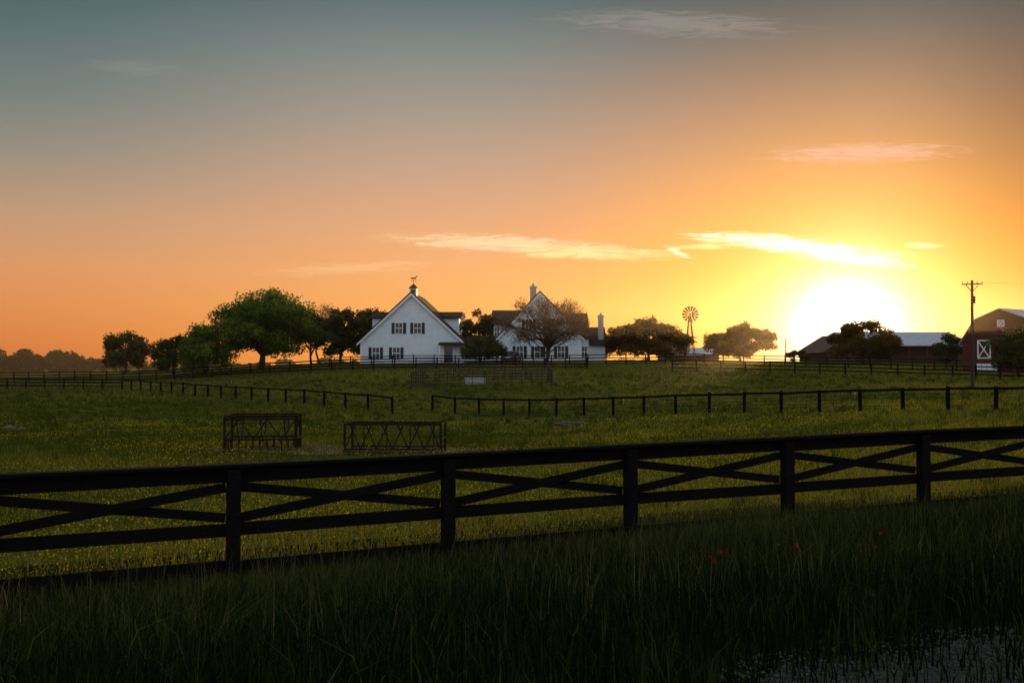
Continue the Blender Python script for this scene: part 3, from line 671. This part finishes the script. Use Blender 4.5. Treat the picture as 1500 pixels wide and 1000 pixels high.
# ------------------------------------------------------------------ sky / world
AZ=math.radians(18.6); EL=math.radians(1.8)
sd=Vector((math.sin(AZ)*math.cos(EL),math.cos(AZ)*math.cos(EL),math.sin(EL)))
world=bpy.data.worlds.new('World'); scene.world=world; world.use_nodes=True; nt=world.node_tree; nt.nodes.clear()
def mth(op,a,b=None,c=None,clamp=False):
    nn=nt.nodes.new('ShaderNodeMath'); nn.operation=op; nn.use_clamp=clamp
    for i,v in enumerate((a,b,c)):
        if v is None: continue
        if isinstance(v,(int,float)): nn.inputs[i].default_value=v
        else: nt.links.new(v,nn.inputs[i])
    return nn.outputs[0]
def smooth(v,a,b):
    mr=nt.nodes.new('ShaderNodeMapRange'); mr.interpolation_type='SMOOTHSTEP'; nt.links.new(v,mr.inputs[0]); mr.inputs[1].default_value=a; mr.inputs[2].default_value=b; return mr.outputs[0]
def mixc(f,a,b,mode='MIX'):
    mm=nt.nodes.new('ShaderNodeMix'); mm.data_type='RGBA'; mm.blend_type=mode; mm.clamp_result=False
    if isinstance(f,(int,float)): mm.inputs[0].default_value=f
    else: nt.links.new(f,mm.inputs[0])
    for i,v in ((6,a),(7,b)):
        if isinstance(v,tuple): mm.inputs[i].default_value=(*v,1)
        else: nt.links.new(v,mm.inputs[i])
    return mm.outputs[2]
D=nt.nodes.new('ShaderNodeTexCoord').outputs['Generated']
sp=nt.nodes.new('ShaderNodeSeparateXYZ'); nt.links.new(D,sp.inputs[0]); dx,dy,dz=sp.outputs
az=mth('ARCTAN2',dx,dy)
hi=[(.5,(.26,.31,.36)),(1.0,(.30,.37,.45))]
def sr(l): return ramp(nt,[(p,lin(c)) for p,c in l]+hi,dz)
RL=sr([(0,(208,112,54)),(.024,(224,127,62)),(.058,(228,142,80)),(.092,(219,151,102)),(.139,(189,152,121)),(.19,(148,141,127)),(.24,(114,126,122)),(.30,(86,108,111)),(.344,(68,90,96))])
RC=sr([(0,(245,149,60)),(.024,(248,157,68)),(.058,(248,166,86)),(.092,(242,168,105)),(.139,(227,166,122)),(.19,(199,161,135)),(.24,(168,153,138)),(.30,(130,137,133)),(.344,(99,116,118))])
RR=sr([(0,(252,145,15)),(.024,(252,150,18)),(.058,(252,154,26)),(.092,(248,155,44)),(.139,(236,152,76)),(.19,(213,146,98)),(.24,(181,136,109)),(.30,(131,117,107)),(.344,(92,98,96))])
RE=sr([(0,(212,110,12)),(.024,(225,120,12)),(.058,(228,126,16)),(.092,(218,122,28)),(.139,(196,117,50)),(.19,(165,111,72)),(.24,(135,104,83)),(.30,(100,92,86)),(.344,(74,79,80))])
c=mixc(smooth(az,math.radians(-30),math.radians(-4)),RL.outputs[0],RC.outputs[0])
c=mixc(smooth(az,math.radians(-4),math.radians(17)),c,RR.outputs[0])
c=mixc(smooth(az,math.radians(19),math.radians(30)),c,RE.outputs[0])
east_fill=smooth(mth('MULTIPLY',dy,-1),-.15,.5)  # sky behind the camera, brightened to fill the shaded house fronts
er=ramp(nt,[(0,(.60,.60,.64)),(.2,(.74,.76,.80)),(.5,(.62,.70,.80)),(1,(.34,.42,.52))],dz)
c=mixc(east_fill,c,er.outputs[0])
sky=nt.nodes.new('ShaderNodeTexSky'); sky.sky_type='NISHITA'; sky.sun_disc=False; sky.sun_elevation=EL; sky.sun_rotation=AZ; sky.altitude=100; sky.air_density=1.2; sky.dust_density=2
dt=nt.nodes.new('ShaderNodeVectorMath'); dt.operation='DOT_PRODUCT'; nt.links.new(D,dt.inputs[0]); dt.inputs[1].default_value=sd
omc=mth('SUBTRACT',1,dt.outputs['Value'])
def glow(k,col,c):
    g=mth('EXPONENT',mth('MULTIPLY',omc,-k))
    return mixc(1.0,c,mixc(g,(0,0,0),col),'ADD')
c=glow(1200,(3.4,3.0,2.1),c); c=glow(330,(.9,.75,.42),c); c=glow(70,(.26,.18,.0),c)
# thin cirrus in directional space (azimuth tangent, elevation tangent)
ys=mth('MAXIMUM',dy,.05); U=mth('DIVIDE',dx,ys); Vv=mth('DIVIDE',dz,ys)
uv=nt.nodes.new('ShaderNodeCombineXYZ'); nt.links.new(U,uv.inputs[0]); nt.links.new(Vv,uv.inputs[1])
cm=nt.nodes.new('ShaderNodeMapping'); cm.inputs['Rotation'].default_value=(0,0,.09); cm.inputs['Scale'].default_value=(26,240,1); nt.links.new(uv.outputs[0],cm.inputs[0])
ns=noise(nt,1.0,5,cm.outputs[0],.68); ns.inputs['Distortion'].default_value=1.1
nz=mth('MULTIPLY',mth('SUBTRACT',ns.outputs[0],.5),2.4)
def cloud(c,u,v,a,b,tilt,col,amt,base=.15):
    mp=nt.nodes.new('ShaderNodeMapping'); mp.vector_type='TEXTURE'; mp.inputs['Location'].default_value=(u,v,0); mp.inputs['Rotation'].default_value=(0,0,math.atan(tilt)); mp.inputs['Scale'].default_value=(a*1.75,b*1.75,1)
    nt.links.new(uv.outputs[0],mp.inputs[0]); g=nt.nodes.new('ShaderNodeTexGradient'); g.gradient_type='SPHERICAL'; nt.links.new(mp.outputs[0],g.inputs[0]); mk=g.outputs['Fac']
    f=mth('MULTIPLY',smooth(mth('MULTIPLY_ADD',mk,1.2,nz),.15+base,1.1),smooth(mk,0,.45))
    return mixc(mth('MULTIPLY',f,amt),c,col)
c=cloud(c,.285,.121,.085,.0075,-.10,(1.7,1.5,1.05),1,0)
c=cloud(c,.335,.108,.055,.0060,-.13,(1.7,1.5,1.1),1,0)
c=cloud(c,-.005,.122,.10,.0085,-.05,lin((255,215,165)),1,.02)
c=cloud(c,.075,.113,.075,.0060,-.03,lin((255,224,155)),1,.02)
c=cloud(c,.20,.120,.035,.004,.05,lin((255,230,150)),.9)
c=cloud(c,.419,.121,.020,.0025,.0,(1.3,1.0,.5),.9,0)
c=cloud(c,.165,.115,.013,.003,-.45,(1.2,1.0,.7),.8)
c=cloud(c,.355,.214,.085,.009,.03,lin((240,184,158)),.75,.05)
c=cloud(c,-.16,.098,.075,.006,.06,lin((252,192,140)),.6,.1)
c=cloud(c,.17,.345,.11,.012,-.05,lin((160,152,145)),.5,.1)
c=cloud(c,-.38,.300,.045,.008,-.08,lin((135,142,138)),.5,.1)
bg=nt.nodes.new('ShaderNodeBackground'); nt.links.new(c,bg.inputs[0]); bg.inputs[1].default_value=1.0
bg2=nt.nodes.new('ShaderNodeBackground'); nt.links.new(sky.outputs[0],bg2.inputs[0]); bg2.inputs[1].default_value=.004
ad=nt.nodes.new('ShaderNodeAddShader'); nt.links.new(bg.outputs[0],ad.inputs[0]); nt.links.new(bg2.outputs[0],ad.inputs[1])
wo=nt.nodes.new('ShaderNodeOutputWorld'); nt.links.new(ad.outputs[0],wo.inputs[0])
world.cycles.sampling_method='MANUAL'; world.cycles.sample_map_resolution=512

sl=bpy.data.lights.new('sun','SUN'); sl.energy=4.2; sl.angle=math.radians(.5); sl.color=(1,.62,.28)
so=bpy.data.objects.new('sun',sl); scene.collection.objects.link(so); so.rotation_euler=sd.to_track_quat('Z','Y').to_euler(); so.location=(60,100,60)

cam=bpy.data.cameras.new('camera'); cam.lens=35; cam.sensor_width=36; cam.clip_end=20000; cam.clip_start=.1
co=bpy.data.objects.new('camera',cam); scene.collection.objects.link(co); co.location=(0,0,CAMZ); co.rotation_euler=(math.radians(90+1.375),0,0); scene.camera=co
scene.view_settings.view_transform='Standard'; scene.view_settings.look='None'; scene.view_settings.exposure=0; scene.view_settings.gamma=1
